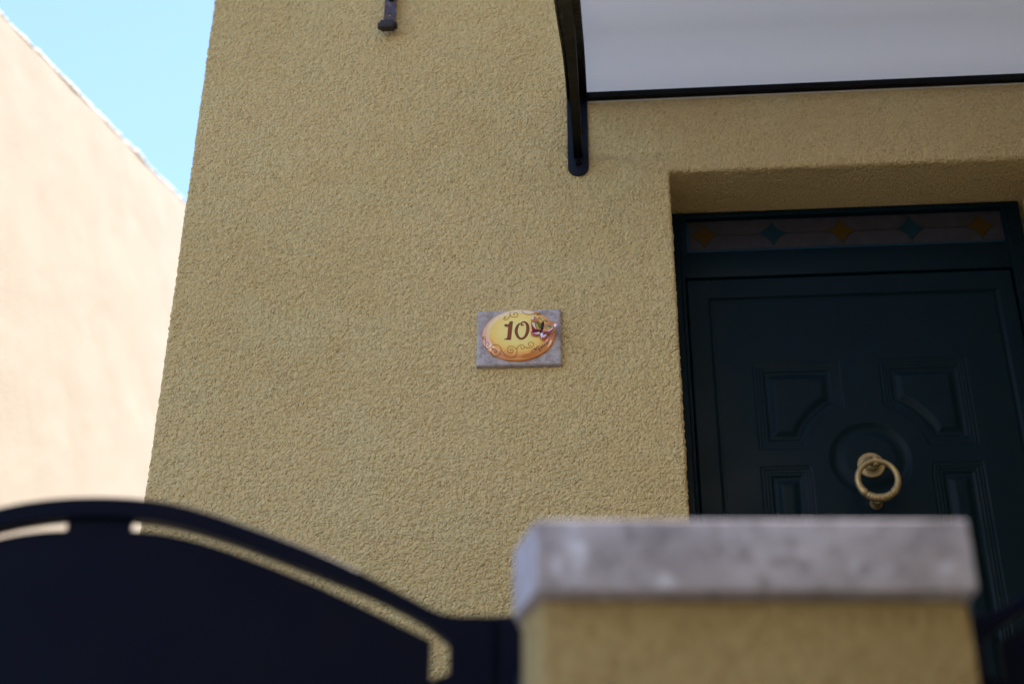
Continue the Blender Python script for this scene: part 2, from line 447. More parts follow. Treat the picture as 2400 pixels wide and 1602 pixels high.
parts += [quad([(XL, 0, 0), (XJ, 0, 0), (XJ, 0, ZB), (XL, 0, ZB)]), quad([(XR, 0, 0), (6, 0, 0), (6, 0, ZB), (XR, 0, ZB)]),
          quad([(XJ, 0, 0), (XR, 0, 0), (XR, 0, 1.62), (XJ, 0, 1.62)]),
          quad([(XJ, 0, 1.62), (XJ, 0.26, 1.62), (XJ, 0.26, ZB), (XJ, 0, ZB)]), quad([(XR, 0, 1.62), (XR, 0.26, 1.62), (XR, 0.26, ZB), (XR, 0, ZB)]),
          quad([(1.579, 0, ZB), (6, 0, ZB), (6, 0, ZT), (1.579, 0, ZT)]), quad([(XL, 0, ZT), (6, 0, ZT), (6, 0, HT), (XL, 0, HT)]),
          quad([(XL, 0.152, ZB), (XL, 7, ZB), (XL, 7, ZT), (XL, 0.152, ZT)]), quad([(XL, 0, 0), (XL, 7, 0), (XL, 7, ZB), (XL, 0, ZB)]),
          quad([(XL, 0, ZT), (XL, 7, ZT), (XL, 7, HT), (XL, 0, HT)]), quad([(6, 0, 0), (6, 7, 0), (6, 7, HT), (6, 0, HT)]),
          quad([(XL, 7, 0), (6, 7, 0), (6, 7, HT), (XL, 7, HT)]),
          quad([(XJ - .3, 0.262, 1.4), (XR + .3, 0.262, 1.4), (XR + .3, 0.262, ZL + .3), (XJ - .3, 0.262, ZL + .3)])]
wall = join_grids('wall', parts, M['stucco'], house)
MB().box((1.85, -6.5, 0.0), (6.002, -0.003, HT)).build('side_light_blocker', M['stucco'], house)  # added mass out of view, cuts sky and sun from the right
MB().box((-2.3, -10.0, 0.0), (1.848, -7.0, HT - 0.1)).build('front_light_blocker', M['stucco'], house)  # added mass behind the camera, blocks low frontal sky light
rf = MB().box((XL - 0.12, -0.15, HT + 0.002), (6.12, 7.15, HT + 0.16))
for i in range(30):
    x = XL + 0.02 + i * 0.245
    rf.lathe([(0.085, 0), (0.075, 7.2)], (x, -0.17, HT + 0.17), (0, 1, 0), n=12)
rf.box((1.75, -6.6, HT + 0.004), (6.11, -0.16, HT + 0.155))  # slab on top of the added side mass
rf.build('roof', M['tile'], house, smooth=False)

# ---- door frame with its leaded transom light
FX0, FX1, FZ1 = 0.197, 1.2515, 3.973
df = MB()
YF = 0.215
LX0, LX1, LZ1 = 0.239, 1.1945, 3.7355             # leaf opening
GX0, GX1, GZ0, GZ1 = 0.2460, 1.1990, 3.8315, 3.950
# jambs and rails, each with small beads
df.box((FX0, YF, 1.621), (LX0 - 0.0035, 0.258, 3.9720), bev=0.0025)
df.box((LX1 + 0.0035, YF + 0.0005, 1.621), (FX1, 0.258, 3.9725), bev=0.0035)
df.box((LX0 - 0.006, YF + 0.001, GZ1 + 0.003), (LX1 + 0.006, 0.2575, FZ1 - 0.001), bev=0.0025)
df.box((LX0 - 0.006, YF + 0.001, LZ1 + 0.003), (LX1 + 0.006, 0.2575, GZ0 - 0.003), bev=0.0025)
df.box((LX0 - 0.0055, YF + 0.004, GZ0 - 0.006), (0.2475, 0.2572, GZ1 + 0.006))
df.sweep([(LX0 - 0.0115, YF - 0.001, 1.63), (LX0 - 0.0115, YF - 0.001, FZ1 - 0.02)], 0.0032, n=8)
df.sweep([(LX1 + 0.0115, YF - 0.001, 1.63), (LX1 + 0.0115, YF - 0.001, FZ1 - 0.02)], 0.0032, n=8)
door_frame = df.build('door_frame', M['door'], house, angle=40)
# glazing: clear sheet, coloured pieces, lead
YG = 0.2345
gz = MB(); gz.box((GX0, YG, GZ0), (GX1, YG + 0.006, GZ1))
gz.build('transom_light', M['glass_clear'], door_frame)
GC = [0.302, 0.510, 0.7175, 0.9245, 1.132]; GZC, GH, GW = 3.8975, 0.0445, 0.0435
def star(cx, cz, w, h, n=9):
    out = []
    tips = [(cx, cz + h), (cx + w, cz), (cx, cz - h), (cx - w, cz)]
    for i in range(4):
        a, b = tips[i], tips[(i + 1) % 4]
        for k in range(n):
            t = k / n
            bulge = 0.22 * math.sin(math.pi * t)
            x = a[0] + (b[0] - a[0]) * t; z = a[1] + (b[1] - a[1]) * t
            out.append((x + (cx - x) * bulge, z + (cz - z) * bulge))
    return out
ld = MB()
for i, c in enumerate(GC):
    p = MB().prism(star(c, GZC, GW, GH), YG - 0.0015, YG, axis='y')
    o = p.build('glass_lozenge', M['glass_amber'] if i % 2 == 0 else M['glass_teal'], door_frame)
    o['label'] = 'amber glass lozenge' if i % 2 == 0 else 'teal glass lozenge'
    st = star(c, GZC, GW, GH)
    ld.sweep([(x, YG - 0.002, z) for x, z in st], 0.0011, n=6, closed=True)
    ld.sweep([(c, YG - 0.002, GZC - GH), (c, YG - 0.002, GZ0)], 0.0010, n=6, ref=(0, 1, 0))
    ld.sweep([(c, YG - 0.002, GZC + GH), (c, YG - 0.002, GZ1)], 0.0010, n=6, ref=(0, 1, 0))
    if i < 4:
        ld.sweep([(c + GW, YG - 0.002, GZC), (GC[i + 1] - GW, YG - 0.002, GZC)], 0.0012, n=6)
ld.sweep([(GX0, YG - 0.002, GZ0 + 0.0135), (GX1, YG - 0.002, GZ0 + 0.0135)], 0.0011, n=6)
ld.sweep([(GX0 + 0.0105, YG - 0.002, GZ0), (GX0 + 0.0105, YG - 0.002, GZ1)], 0.0011, n=6)
ld.build('lead_came', M['lead'], door_frame)
bs = MB(); bs.box((GX0 + 0.001, YG - 0.0012, GZ0 + 0.001), (GX1 - 0.001, YG - 0.0002, GZ0 + 0.0125))
bs.box((GX0 + 0.001, YG - 0.0013, GZ0 + 0.0145), (GX0 + 0.0095, YG - 0.0003, GZ1 - 0.001))
bs.build('blue_glass_border', M['glass_blue'], door_frame)
MB().box((LX0 - 0.004, 0.246, 1.63), (LX1 + 0.004, 0.2572, LZ1 + 0.004)).build('rebate_seal', M['gap'], door_frame)

# ---- door leaf: panels, mouldings and medallion as relief
g = 0.0032
lx = np.linspace(LX0, LX1, int((LX1 - LX0) / g)); lz = np.concatenate([np.linspace(1.632, 2.6, 160)[:-1], np.linspace(2.6, LZ1, int((LZ1 - 2.6) / g))])
X, Z = np.meshgrid(lx, lz)
def inner_box(x0, x1, z0, z1):
    return np.minimum(np.minimum(X - x0, x1 - X), np.minimum(Z - z0, z1 - Z))
def sm(a, lo, hi):
    t = np.clip((a - lo) / (hi - lo), 0, 1); return t * t * (3 - 2 * t)
def moulding(d):
    """depth (positive = towards the room) for distance d inside an outline"""
    h = np.zeros_like(d)
    h += 0.0032 * sm(d, 0.0, 0.003) - 0.0022 * sm(d, 0.004, 0.007)
    h += 0.0030 * sm(d, 0.009, 0.012) - 0.0018 * sm(d, 0.013, 0.016)
    h += 0.0030 * sm(d, 0.018, 0.021) - 0.0012 * sm(d, 0.022, 0.025)
    h += 0.0045 * sm(d, 0.027, 0.033)
    h -= 0.0085 * sm(d, 0.0385, 0.0600) * 1.0
    return np.where(d > 0, h, 0)
dep = np.zeros_like(X)
border = inner_box(0.301, 1.147, 1.70, 3.670)      # flat field inside the raised border
dep += 0.0085 * sm(border, 0.0, 0.004) - 0.0015 * sm(border, 0.010, 0.014)
cxk, czk, rk = 0.7175, 3.139, 0.1706
dc = np.sqrt((X - cxk) ** 2 + (Z - czk) ** 2)
for b in ((0.414, 0.662, 3.175, 3.452), (0.7735, 1.021, 3.175, 3.452)):
    dep += moulding(np.minimum(inner_box(*b), dc - rk))
for b in ((0.412, 0.555, 1.95, 3.1245), (0.880, 1.023, 1.95, 3.1245)):
    dep += moulding(np.minimum(inner_box(*b), dc - rk + 0.003))
dm = 0.115 - dc
dep += np.where(dm > 0, 0.0075 * sm(dm, 0.0, 0.020) - 0.0080 * sm(dm, 0.024, 0.050) + 0.0008 * (sm(dm, 0.005, 0.007) - sm(dm, 0.009, 0.011)), 0)
edge = inner_box(LX0, LX1, 1.632, LZ1)
dep += 0.003 * (1 - sm(edge, 0, 0.003))
P = np.stack([X, 0.2235 + dep, Z], -1)
lp = [grid_mesh('l', P, np.ones((P.shape[0] - 1, P.shape[1] - 1), bool), None)]
for a, b in (((LX0, 1.632), (LX0, LZ1)), ((LX1, LZ1), (LX1, 1.632)), ((LX0, LZ1), (LX1, LZ1))):
    lp.append(quad([(a[0], 0.2265, a[1]), (b[0], 0.2265, b[1]), (b[0], 0.245, b[1]), (a[0], 0.245, a[1])]))
door = join_grids('door', lp, M['door'], house)
# knocker
KX = 0.7165
kb = MB()
kb.lathe([(0.030, 0.000), (0.0375, 0.000), (0.0385, 0.003), (0.0375, 0.006), (0.034, 0.0075), (0.031, 0.007), (0.025, 0.0085), (0.0215, 0.012), (0.0195, 0.0165), (0.0185, 0.018), (0.0195, 0.0195), (0.0165, 0.022), (0.0105, 0.026), (0.0085, 0.034), (0.0085, 0.055), (0.006, 0.060)], (KX, 0.2335, 3.1195), (0, -1, 0), n=56)
kb.build('knocker_rose', M['brass'], door, angle=50)
KY, KZ = 0.163, 3.1005
hp = MB()
hp.lathe([(0.0001, -0.0150), (0.006, -0.0140), (0.0098, -0.0108), (0.0112, -0.006), (0.0114, 0), (0.0112, 0.006), (0.0098, 0.0108), (0.006, 0.0140), (0.0001, 0.0150)], (KX, KY, KZ), (0, -0.35, 1), n=28)
hp.lathe([(0.0090, -0.0135), (0.0098, -0.012), (0.0098, 0.012), (0.0090, 0.0135)], (KX, KY + 0.001, KZ), (1, 0, 0), n=28)
hp.build('knocker_knuckle', M['brass'], door, angle=60)
RR = 0.0535
path, rad = [], []
NR = 560
for i in range(NR):
    a = 2 * math.pi * i / NR                       # 0 = top
    da = abs((a - math.pi + math.pi) % (2 * math.pi) - math.pi)   # 0 at bottom, pi at top
    da = abs(a - math.pi)
    r = 0.0080 + 0.0018 * (1 - sm(np.array(da), 0.9, 2.6)) + 0.0016 * math.exp(-((da - 0.86) / 0.16) ** 2)
    r = float(r)
    if da < 0.68:
        r = 0.0106 + 0.0012 * math.cos(da * 2.0) + 0.0008 * abs(math.sin(da * 20.0)) - 0.0006
    if 0.66 < da < 0.74: r -= 0.0010
    path.append((KX - 0.0005 + math.sin(a) * RR, KY - 0.004 + 0.012 * (math.cos(a) * -0.5 + 0.5) * 0.3, KZ - RR + math.cos(a) * RR)); rad.append(r)
MB().sweep(path, rad, n=16, closed=True).build('knocker_ring', M['brass'], door, angle=35)
sb = MB(); sb.lathe([(0.0175, 0.0), (0.0175, 0.004), (0.0165, 0.008), (0.013, 0.0105), (0.012, 0.020), (0.0125, 0.026), (0.010, 0.031), (0.0001, 0.033)], (KX, 0.2335, 3.0045), (0, -1, 0), n=36)
sb.build('knocker_stud', M['brass'], door, angle=50)

# ------------------------------------------------------------------ canopy over the door
canopy = empty('door_canopy', (0.715, 0, 4.25), 'opal white curved canopy with black iron side bracket above the teal door', 'canopy')
PROF = catmull([(0.0, 4.272), (0.2, 4.219), (0.4, 4.129), (0.6, 4.016), (0.8, 3.905), (1.0, 3.800), (1.2, 3.670), (1.4, 3.500)], 6)
def ribbon(x0, x1, prof, t, y_first=0.004):
    top, bot = [], []
    for i, (o, z) in enumerate(prof):
        a = prof[max(i - 1, 0)]; b = prof[min(i + 1, len(prof) - 1)]
        dx, dz = b[0] - a[0], b[1] - a[1]; l = math.hypot(dx, dz); nx, nz = -dz / l, dx / l
        bot.append((o, z)); top.append((o - nx * -t * 1.0 * (1 if nz > 0 else -1), z + abs(nz) * t))
    v, f = [], []
    for (o, z), (o2, z2) in zip(bot, top):
        v += [(x0, -max(o, y_first), z), (x1, -max(o, y_first), z), (x1, -max(o2, y_first), z2), (x0, -max(o2, y_first), z2)]
    for i in range(len(bot) - 1):
        a, b = i * 4, i * 4 + 4
        f += [(a, a + 1, b + 1, b), (a + 1, a + 2, b + 2, b + 1), (a + 2, a + 3, b + 3, b + 2), (a + 3, a, b, b + 3)]
    n = len(bot) * 4
    f += [(3, 2, 1, 0), (n - 4, n - 3, n - 2, n - 1)]
    return v, f
CX0, CX1 = -0.103, 1.533
MB().add(*ribbon(CX0 + 0.012, CX1 - 0.012, [(o, z + 0.0085) for o, z in PROF], 0.004)).build('sheet', [M['sheet'], M['skin']], canopy, angle=50)
shm = canopy.children[-1].data
for p in shm.polygons:
    if p.normal.z > 0.3: p.material_index = 1
rl = MB().box((CX0 + 0.06, -0.024, 4.2435), (CX1 - 0.06, -0.0065, 4.2665), bev=0.0015).build('wall_rail', M['iron'], canopy)
MB().box((CX0 + 0.064, -0.0065, 4.2425), (CX1 - 0.064, -0.0005, 4.2438)).build('sealant', M['mortar'], canopy)
MB().sweep([(CX0 + 0.01, -1.405, 3.495), (CX1 - 0.01, -1.405, 3.495)], 0.012, n=10).build('front_rail', M['iron'], canopy, angle=60)
for side in (0, 1):
    x0 = CX0 if side == 0 else CX1 - 0.062
    xm = x0 + 0.031
    arc = MB().add(*ribbon(x0, x0 + 0.062, [(o, z - 0.004) for o, z in PROF], 0.010))
    arc.add(*ribbon(x0 + 0.0, x0 + 0.005, [(o, z - 0.016) for o, z in PROF], 0.014))
    arc.add(*ribbon(x0 + 0.057, x0 + 0.062, [(o, z - 0.016) for o, z in PROF], 0.014))
    arc.build('bracket_arc', M['iron'], canopy, angle=40)
    SP = [(0.0065, 4.032), (0.28, 4.010), (0.52, 3.962), (0.70, 3.914), (0.90, 3.842), (1.1, 3.735)]
    MB().add(*ribbon(xm - 0.013, xm + 0.013, catmull(SP, 5), 0.024, y_first=0.006)).build('strut', M['iron'], canopy, angle=40)
    n = 20
    out = [(xm - 0.031, 4.305), (xm - 0.031, 4.0)] + [(xm - 0.031 * math.cos(math.pi * k / n), 4.0 - 0.031 * math.sin(math.pi * k / n)) for k in range(1, n)] + [(xm + 0.031, 4.0), (xm + 0.031, 4.305)]
    pl = MB().prism(out, -0.0085, -0.0015, axis='y', bev=0.0012).build('wall_plate', M['iron_blue'], canopy, angle=40)
    b = MB()
    b.lathe([(0.0105, 0.0), (0.0105, 0.007), (0.0085, 0.009)], (xm, -0.0085, 4.0135), (0, -1, 0), n=6)
    b.build('bolt', M['iron'], pl, angle=30)
    b = MB(); b.lathe([(0.008, 0.0), (0.0075, 0.005), (0.004, 0.007)], (xm + 0.013, -0.075, 4.078), (1, 0, 0), n=16)
    b.build('bolt', M['iron'], pl, angle=30)

# ------------------------------------------------------------------ shutter catch high on the wall
catch = empty('shutter_catch', (-0.661, 0, 4.60), 'rusty purple iron strap with a T-shaped foot at the top of the ochre wall', 'shutter catch')
def strap_outline():
    return [(-0.6425, 4.578), (-0.6415, 4.86), (-0.6790, 4.86), (-0.6800, 4.578)]
st = MB()
bm = bmesh.new()
# strap front with a real hole: ring of quads between the rectangle and the hole
hx, hz, hr = -0.6625, 4.607, 0.0052
ang = [2 * math.pi * k / 24 for k in range(24)]
def on_rect(a, x0, x1, z0, z1):
    c, s_ = math.cos(a), math.sin(a)
    t = min([((x1 - hx) / c) if c > 1e-6 else 9, ((x0 - hx) / c) if c < -1e-6 else 9, ((z1 - hz) / s_) if s_ > 1e-6 else 9, ((z0 - hz) / s_) if s_ < -1e-6 else 9])
    return hx + c * t, hz + s_ * t
ra = sorted(ang + [math.atan2(z - hz, x - hx) % (2 * math.pi) for x in (-0.6800, -0.6420) for z in (4.576, 4.640)])
v, f = [], []
for a in ra:
    x, z = on_rect(a, -0.6800, -0.6420, 4.576, 4.640)
    v += [(hx + hr * math.cos(a), -0.030, hz + hr * math.sin(a)), (x, -0.030, z), (hx + hr * math.cos(a), -0.0245, hz + hr * math.sin(a)), (x, -0.0245, z)]
n = len(ra)
for i in range(n):
    a, b = i * 4, ((i + 1) % n) * 4
    f += [(a, b, b + 1, a + 1), (a + 2, a + 3, b + 3, b + 2), (a, a + 2, b + 2, b), (a + 1, b + 1, b + 3, a + 3)]
st.add(v, f)
st.box((-0.6800, -0.0301, 4.6402), (-0.6420, -0.0244, 4.90))
st.build('strap', M['rust'], catch)
ft = MB()
ft.prism([(-0.6885, 4.5480), (-0.6850, 4.5440), (-0.6480, 4.5440), (-0.6440, 4.5470), (-0.6430, 4.5690), (-0.6470, 4.5745), (-0.6850, 4.5745), (-0.6890, 4.5700)], -0.046, -0.022, axis='y', bev=0.002)
ft.lathe([(0.010, -0.0305), (0.0125, -0.0275), (0.0125, 0.0275), (0.010, 0.0305)], (-0.6665, -0.030, 4.5615), (1, 0, 0), n=18)
ft.build('foot', M['dark_rust'], catch, angle=50)
bo = MB(); bo.lathe([(0.0105, 0.0), (0.0105, 0.010), (0.007, 0.014), (0.0001, 0.015)], (-0.6600, -0.030, 4.672), (0, -1, 0), n=20)
bo.build('bolt', M['dark_rust'], catch, angle=50)
for z in (4.70, 4.87):
    MB().lathe([(0.006, 0.0), (0.006, 0.025)], (-0.661, -0.0245, z), (0, 1, 0), n=12).build('fixing_pin', M['dark_rust'], catch, angle=50)

# ------------------------------------------------------------------ house number plaque (local coordinates in mm around its centre)
PC = (-0.2475, 0.0, 3.430)
plaque = empty('house_number', PC, 'grey stone plaque with a yellow glazed oval reading 10 and a butterfly', 'house number')
ONE = [(-23.9,35.7),(-16.3,35.7),(-17.6,24.5),(-20,8.9),(-21.9,-6.5),(-23.7,-13.5),(-21.2,-20.8),(-37.5,-19.6),(-30.7,-14.7),(-28.9,-3.2),(-27.3,9.2),(-26.5,20.9),(-28.2,21.7),(-32.3,20.3),(-36.7,21.7),(-39.2,25.6),(-36.7,29.1),(-33,27.9),(-29.9,26.5),(-25.8,30.3)]
ZERO = [(4.2,29.9,1.93),(-1.3,23.9,4.96),(-5.7,11.5,6.89),(-5.7,0.6,6.89),(-1.6,-11.9,5.79),(5.9,-18.7,4.96),(13.4,-17.6,5.23),(20.8,-9.7,6.34),(25.6,5.7,7.71),(25.6,19.7,7.16),(22.2,29.6,5.23),(16,34.2,3.31),(9.9,32.5,2.48),(7.5,28.5,2.75),(9.2,24.3,3.03),(13,24,2.48),(13.7,26.4,1.65)]
SCROLLS = [[(-42,47.4),(-40.4,43.7),(-36.6,42.7),(-30.8,44.5),(-25.5,51),(-23.4,60.4)],[(-23.8,61.4),(-21.8,55.8),(-16.5,51.3),(-10.6,50.2),(-4.8,51.5),(-1.4,56.3),(-2.7,61.8),(-8,64.1),(-12.8,62.5),(-13.8,59.2),(-11.7,56.7),(-9.9,58.4)],[(-23.4,62),(-22.9,67.5),(-21.9,70.6)],[(-98.6,-14.3),(-99.5,-11.3),(-98.7,-8.9),(-97,-12),(-98.6,-14.3)],[(-100.8,-7.6),(-97.1,-5.3),(-93.4,-8.5),(-91.7,-14.6),(-90.8,-22.4)],[(-86.5,-32.8),(-84,-35.3),(-81.6,-32.4),(-82,-28.2),(-85.2,-25),(-89.4,-24.7),(-92,-28.4),(-92.1,-35),(-89.2,-40.5),(-83.4,-42.9),(-77.1,-41),(-69.8,-36.4),(-62.4,-34.9),(-55,-36.9),(-49.1,-44.3),(-46.4,-52.8),(-40,-62.6),(-32.6,-71.2),(-23.2,-74.8),(-13.8,-74.2),(-7.5,-70.3),(-4.4,-62.7),(-4.4,-53.1),(-9.7,-45.8),(-19.2,-41.8),(-26.5,-44.6),(-30.1,-51.6),(-27.5,-59.5),(-21.2,-62.4),(-15.4,-60.5),(-13.3,-55.2),(-16,-50.3),(-20.7,-50.2),(-22.3,-53.7),(-18.6,-54.4)],[(-47,-49.2),(-48,-56.3),(-51.6,-63.4),(-60,-66.9),(-68.4,-65.4),(-73.7,-59.6),(-74.3,-51.8),(-69.6,-46.6),(-63.3,-47.4),(-60.1,-52.3),(-62.2,-57),(-65.9,-55.7),(-66.4,-52.7)],[(10.4,74.9),(10.8,69.9),(14.2,63.6),(21.6,58.7),(31.2,57.1),(39.7,59),(46.1,64.9)],[(48.2,66),(51.4,61),(56.7,58.1),(61.5,60.6),(60.4,64.3),(56.2,65.5),(53.7,63.4),(55.6,60.8),(58,62)],[(-4.6,-54.3),(-2.5,-47.2),(2.2,-40.8),(9,-38.7),(14.8,-41.3),(16.4,-46.7),(13.3,-51.4),(9.1,-50),(7.2,-46.4),(10.3,-45.9)],[(16.2,-44.3),(21.7,-47.1),(29,-47.7),(37.4,-46.3),(42.1,-39.8),(40,-33.2),(34.8,-31.2),(29,-33.4),(28,-38.7),(31.6,-41.9),(34.8,-40.2)],[(-36.4,47.4),(-38.6,48),(-39,50.7),(-35.8,51.3),(-34,48.9)]]
SIGN = [[(47.8,-52.6),(46,-52.9),(44.2,-52.1),(46.3,-51.9),(48.1,-52.6),(46.6,-53.9)],[(49,-51.3),(47.5,-51.2),(44.2,-50.9),(41.2,-52.7),(38.5,-56),(37,-59.7),(37.9,-61),(40.9,-60.4),(44.2,-58.3),(47.8,-55.3),(50.5,-53.1),(50.2,-49.6),(49,-51.3)],[(50.5,-49.6),(51.4,-46.9),(52.1,-44.9),(53.9,-44.3),(56.9,-43.7)],[(51.5,-44.2),(53.2,-47),(55,-48.1),(55.3,-49.5),(53.8,-50.1),(54.4,-53.2),(55.6,-52.6),(55.9,-47.8)],[(59.6,-41.1),(59.9,-43.8),(58.4,-45.5),(61.1,-45.9),(62.8,-48)],[(59.2,-48.9),(58.3,-49.9),(58.3,-53),(58.9,-56.1),(59.8,-57.5),(61,-55.8),(62.8,-52.5),(63.1,-48.7),(60.1,-48.3)],[(63.5,-42.6),(65.3,-43.7),(63.4,-46.7),(65.8,-47.5),(66.7,-46.1),(65.3,-42.6)],[(69.5,-34.6),(67.1,-37.2),(66.2,-39.3),(68.3,-41.4),(69.8,-43.8),(71.9,-44.3)],[(73.1,-40.9),(71.3,-38.8),(71.9,-37.1),(73.7,-37.5),(73.4,-40.2)],[(71.9,-33.3),(74,-32.7),(74,-30.6)],[(76.7,-34.5),(77.6,-33.2),(79.1,-30.8),(79.1,-36.3),(80.9,-32.9)]]
FLY = {'wing_upper_left':{'base':[(36,48.5),(39.7,51.5),(43.2,51.1),(49.1,48),(54.9,40.4),(60.8,31.2),(64.2,26.5),(63.4,16.4),(63.1,6.3),(59.2,6.4),(52.9,8.4),(47,9.7),(40.1,9.4),(37.2,17.4),(35.2,27.6),(35.7,38.3)],'green':[(47.5,33.9),(52.9,32),(58.8,27.9),(62.2,23.2),(61.7,13.1),(59.2,9.8),(52.9,20.2),(49,27.1)],'yellow':[(49,26),(52.9,26.9),(55.8,20.1),(58.7,8.7),(52.9,10),(49.5,16.9)],'spot':[(52.9,21.3),(54.9,22.4),(55.1,18.4),(53.1,17.9)],'magenta':[(37.2,27.5),(40.1,17.3),(46,10.3),(52.9,8.4),(59.7,6.4),(59.7,3.6),(49.9,2.3),(39.6,4.4),(36.7,17.4)],'rim':[(44.1,51.1),(49.1,47.5),(55.9,39.3),(61.8,29.4),(61.7,25.5),(56.9,31.3),(50,35.5),(44.6,40.8)],'w1':[(36.5,46.8),(39.7,51.2),(42.9,49.4),(42.6,43.2),(39.7,37.9),(37,40.6)],'w2':[(38.7,30.3),(42.1,31.3),(45.6,26.7),(46.5,18.7),(49.9,9.6),(47,11.4),(42.1,18.9),(39.2,25.2)]},'wing_upper_right':{'base':[(71.5,21.2),(79.4,23.7),(88.3,29),(96.6,30.9),(104.9,28.9),(108.3,22.6),(105.8,14.8),(101.8,6.5),(94.9,-0.5),(85.5,-5.8),(78.2,-6),(70.9,-5.2),(68.5,3.3),(67.6,11.7)],'green':[(72.5,18.9),(81.8,19.7),(91.6,18.7),(90.6,14.3),(85.7,9.9),(76.9,15.9),(72,10.5),(69.5,8.3)],'yellow':[(72.5,12.7),(77.4,16.4),(84.2,13.4),(88.1,11.5),(84.2,5.5),(78.3,3.8),(71.9,4.8)],'spot':[(75.9,12),(78.8,13.6),(79.8,9.6),(76.8,8)],'magenta':[(70.9,-6.3),(71.4,0.4),(79.2,1.2),(88.1,4.2),(96.4,11.8),(98.9,10.6),(94.9,2.9),(86.5,-3.6),(79.2,-6.1)],'rim':[(72.5,21.4),(80.4,23.7),(89.2,27.8),(98.1,30.3),(103.5,29),(94.1,24.3),(84.3,21.8),(75.5,20.5)],'w1':[(98,18.5),(100,23.5),(103.9,25),(106.8,21.5),(104.8,16),(100.4,14.5)],'w2':[(81.7,2.2),(86.6,4.9),(95.9,11.3),(95.4,8.5),(88.5,3.1),(83.2,1.1)]},'wing_lower_left':{'base':[(34.7,0),(37.7,6.1),(40.1,8.3),(49.9,8.5),(61.7,5.2),(61.6,-0.4),(59.2,-7.6),(54.7,-11.3),(45.9,-11),(38.1,-8.5),(34.7,-4.4)],'magenta':[(40.1,6),(49.9,7.3),(61.2,5.2),(59.7,0.8),(49.9,1.2),(40.1,1.5)],'w1':[(41.1,-3.6),(47.4,-2.1),(55.8,0.4),(59.2,-0.9),(59.2,-5.3),(56.7,-6.9),(48.9,-5.5)]},'wing_lower_right':{'base':[(63.6,1.8),(69.5,3.2),(79.2,-6.1),(83.1,-9),(82.5,-14.6),(78.1,-18.9),(70.3,-23.1),(64.5,-22.3),(59.6,-16),(58.2,-10.3),(60.6,-4.8)],'magenta':[(68.5,-0.6),(72.4,-4.1),(77.2,-5.4),(70.9,-8),(69.4,-9.1)],'w1':[(60.6,-8.8),(62.6,-3.8),(67,-4),(68.9,-9.1),(66.5,-12.9),(65.4,-19),(62.5,-14.4)],'w2':[(68.9,-11.9),(72.3,-8.6),(78.2,-6.6),(79.2,-10.6),(74.3,-14.8),(68.4,-18),(66.4,-16.2)]},'body':{'base':[(63.7,25.4),(67.2,27),(72.5,23.9),(70.5,17.3),(67.6,10.6),(64.6,3.4),(62.6,-3.2),(59.1,-9.8),(57.2,-13.7),(56.7,-8.6),(60.6,-2.6),(62.6,5.2),(63.7,15.3)]},'dots':{'a':[(57.3,13.3),(59.7,13.7),(61.9,10.3),(61.7,6.9),(58.7,8.1)],'b':[(67.1,8.4),(69.5,10.5),(71.5,8.8),(71,5.4),(66.5,3.4)]},'antenna':{'a':[(58.9,39.7),(57.4,40.9),(56.9,43.8),(55.9,45.2),(57.9,45.7),(60.9,44.2),(63.8,40.7),(65.7,36.6),(66.7,29.8)],'b':[(68.2,30.3),(69.2,33.7),(71.6,37.5),(74.6,38.8),(78,39),(80.5,37.2),(80.7,34.4),(78.5,34.5),(76.5,35.9)]}}

sl = MB()
nx_, nz_ = 60, 46
def corner(u, w):       # slightly uneven hand-cut outline, u,w in 0..1
    tl, tr, bl, br = (-0.1155, 0.0815), (0.1178, 0.0805), (-0.1165, -0.0930), (0.1182, -0.0940)
    x = (tl[0] * (1 - u) + tr[0] * u) * w + (bl[0] * (1 - u) + br[0] * u) * (1 - w)
    z = (tl[1] * (1 - u) + tr[1] * u) * w + (bl[1] * (1 - u) + br[1] * u) * (1 - w)
    return x, z
v, f = [], []
U = np.linspace(0, 1, nx_); W_ = np.linspace(0, 1, nz_)
for w in W_:
    for u in U:
        x, z = corner(u, w)
        e = min(u * 0.233, (1 - u) * 0.233, w * 0.174, (1 - w) * 0.174)
        rr_ = 0.0035
        y = -0.0165 + (rr_ - math.sqrt(max(rr_ ** 2 - (rr_ - min(e, rr_)) ** 2, 0)))
        nn = float(gnoise(np.array([[x, w * 0.3, z]]), 0.006, 31)[0]) * 0.0005 + float(gnoise(np.array([[x, 0.1, z]]), 0.02, 32)[0]) * 0.0006
        v.append((x, y + nn, z))
for j in range(nz_ - 1):
    for i in range(nx_ - 1):
        a = j * nx_ + i; f.append((a, a + 1, a + nx_ + 1, a + nx_))
n0 = len(v)
ring = [i for i in range(nx_)] + [j * nx_ + nx_ - 1 for j in range(1, nz_)] + [(nz_ - 1) * nx_ + i for i in range(nx_ - 2, -1, -1)] + [j * nx_ for j in range(nz_ - 2, 0, -1)]
for k in ring:
    v.append((v[k][0], 0.002, v[k][2]))
for k in range(len(ring)):
    l = (k + 1) % len(ring)
    f.append((ring[k], ring[l], n0 + l, n0 + k))
f.append(tuple(range(n0, n0 + len(ring))))
sl.add(v, f).build('stone_slab', M['slab'], plaque, angle=50, wc=False)
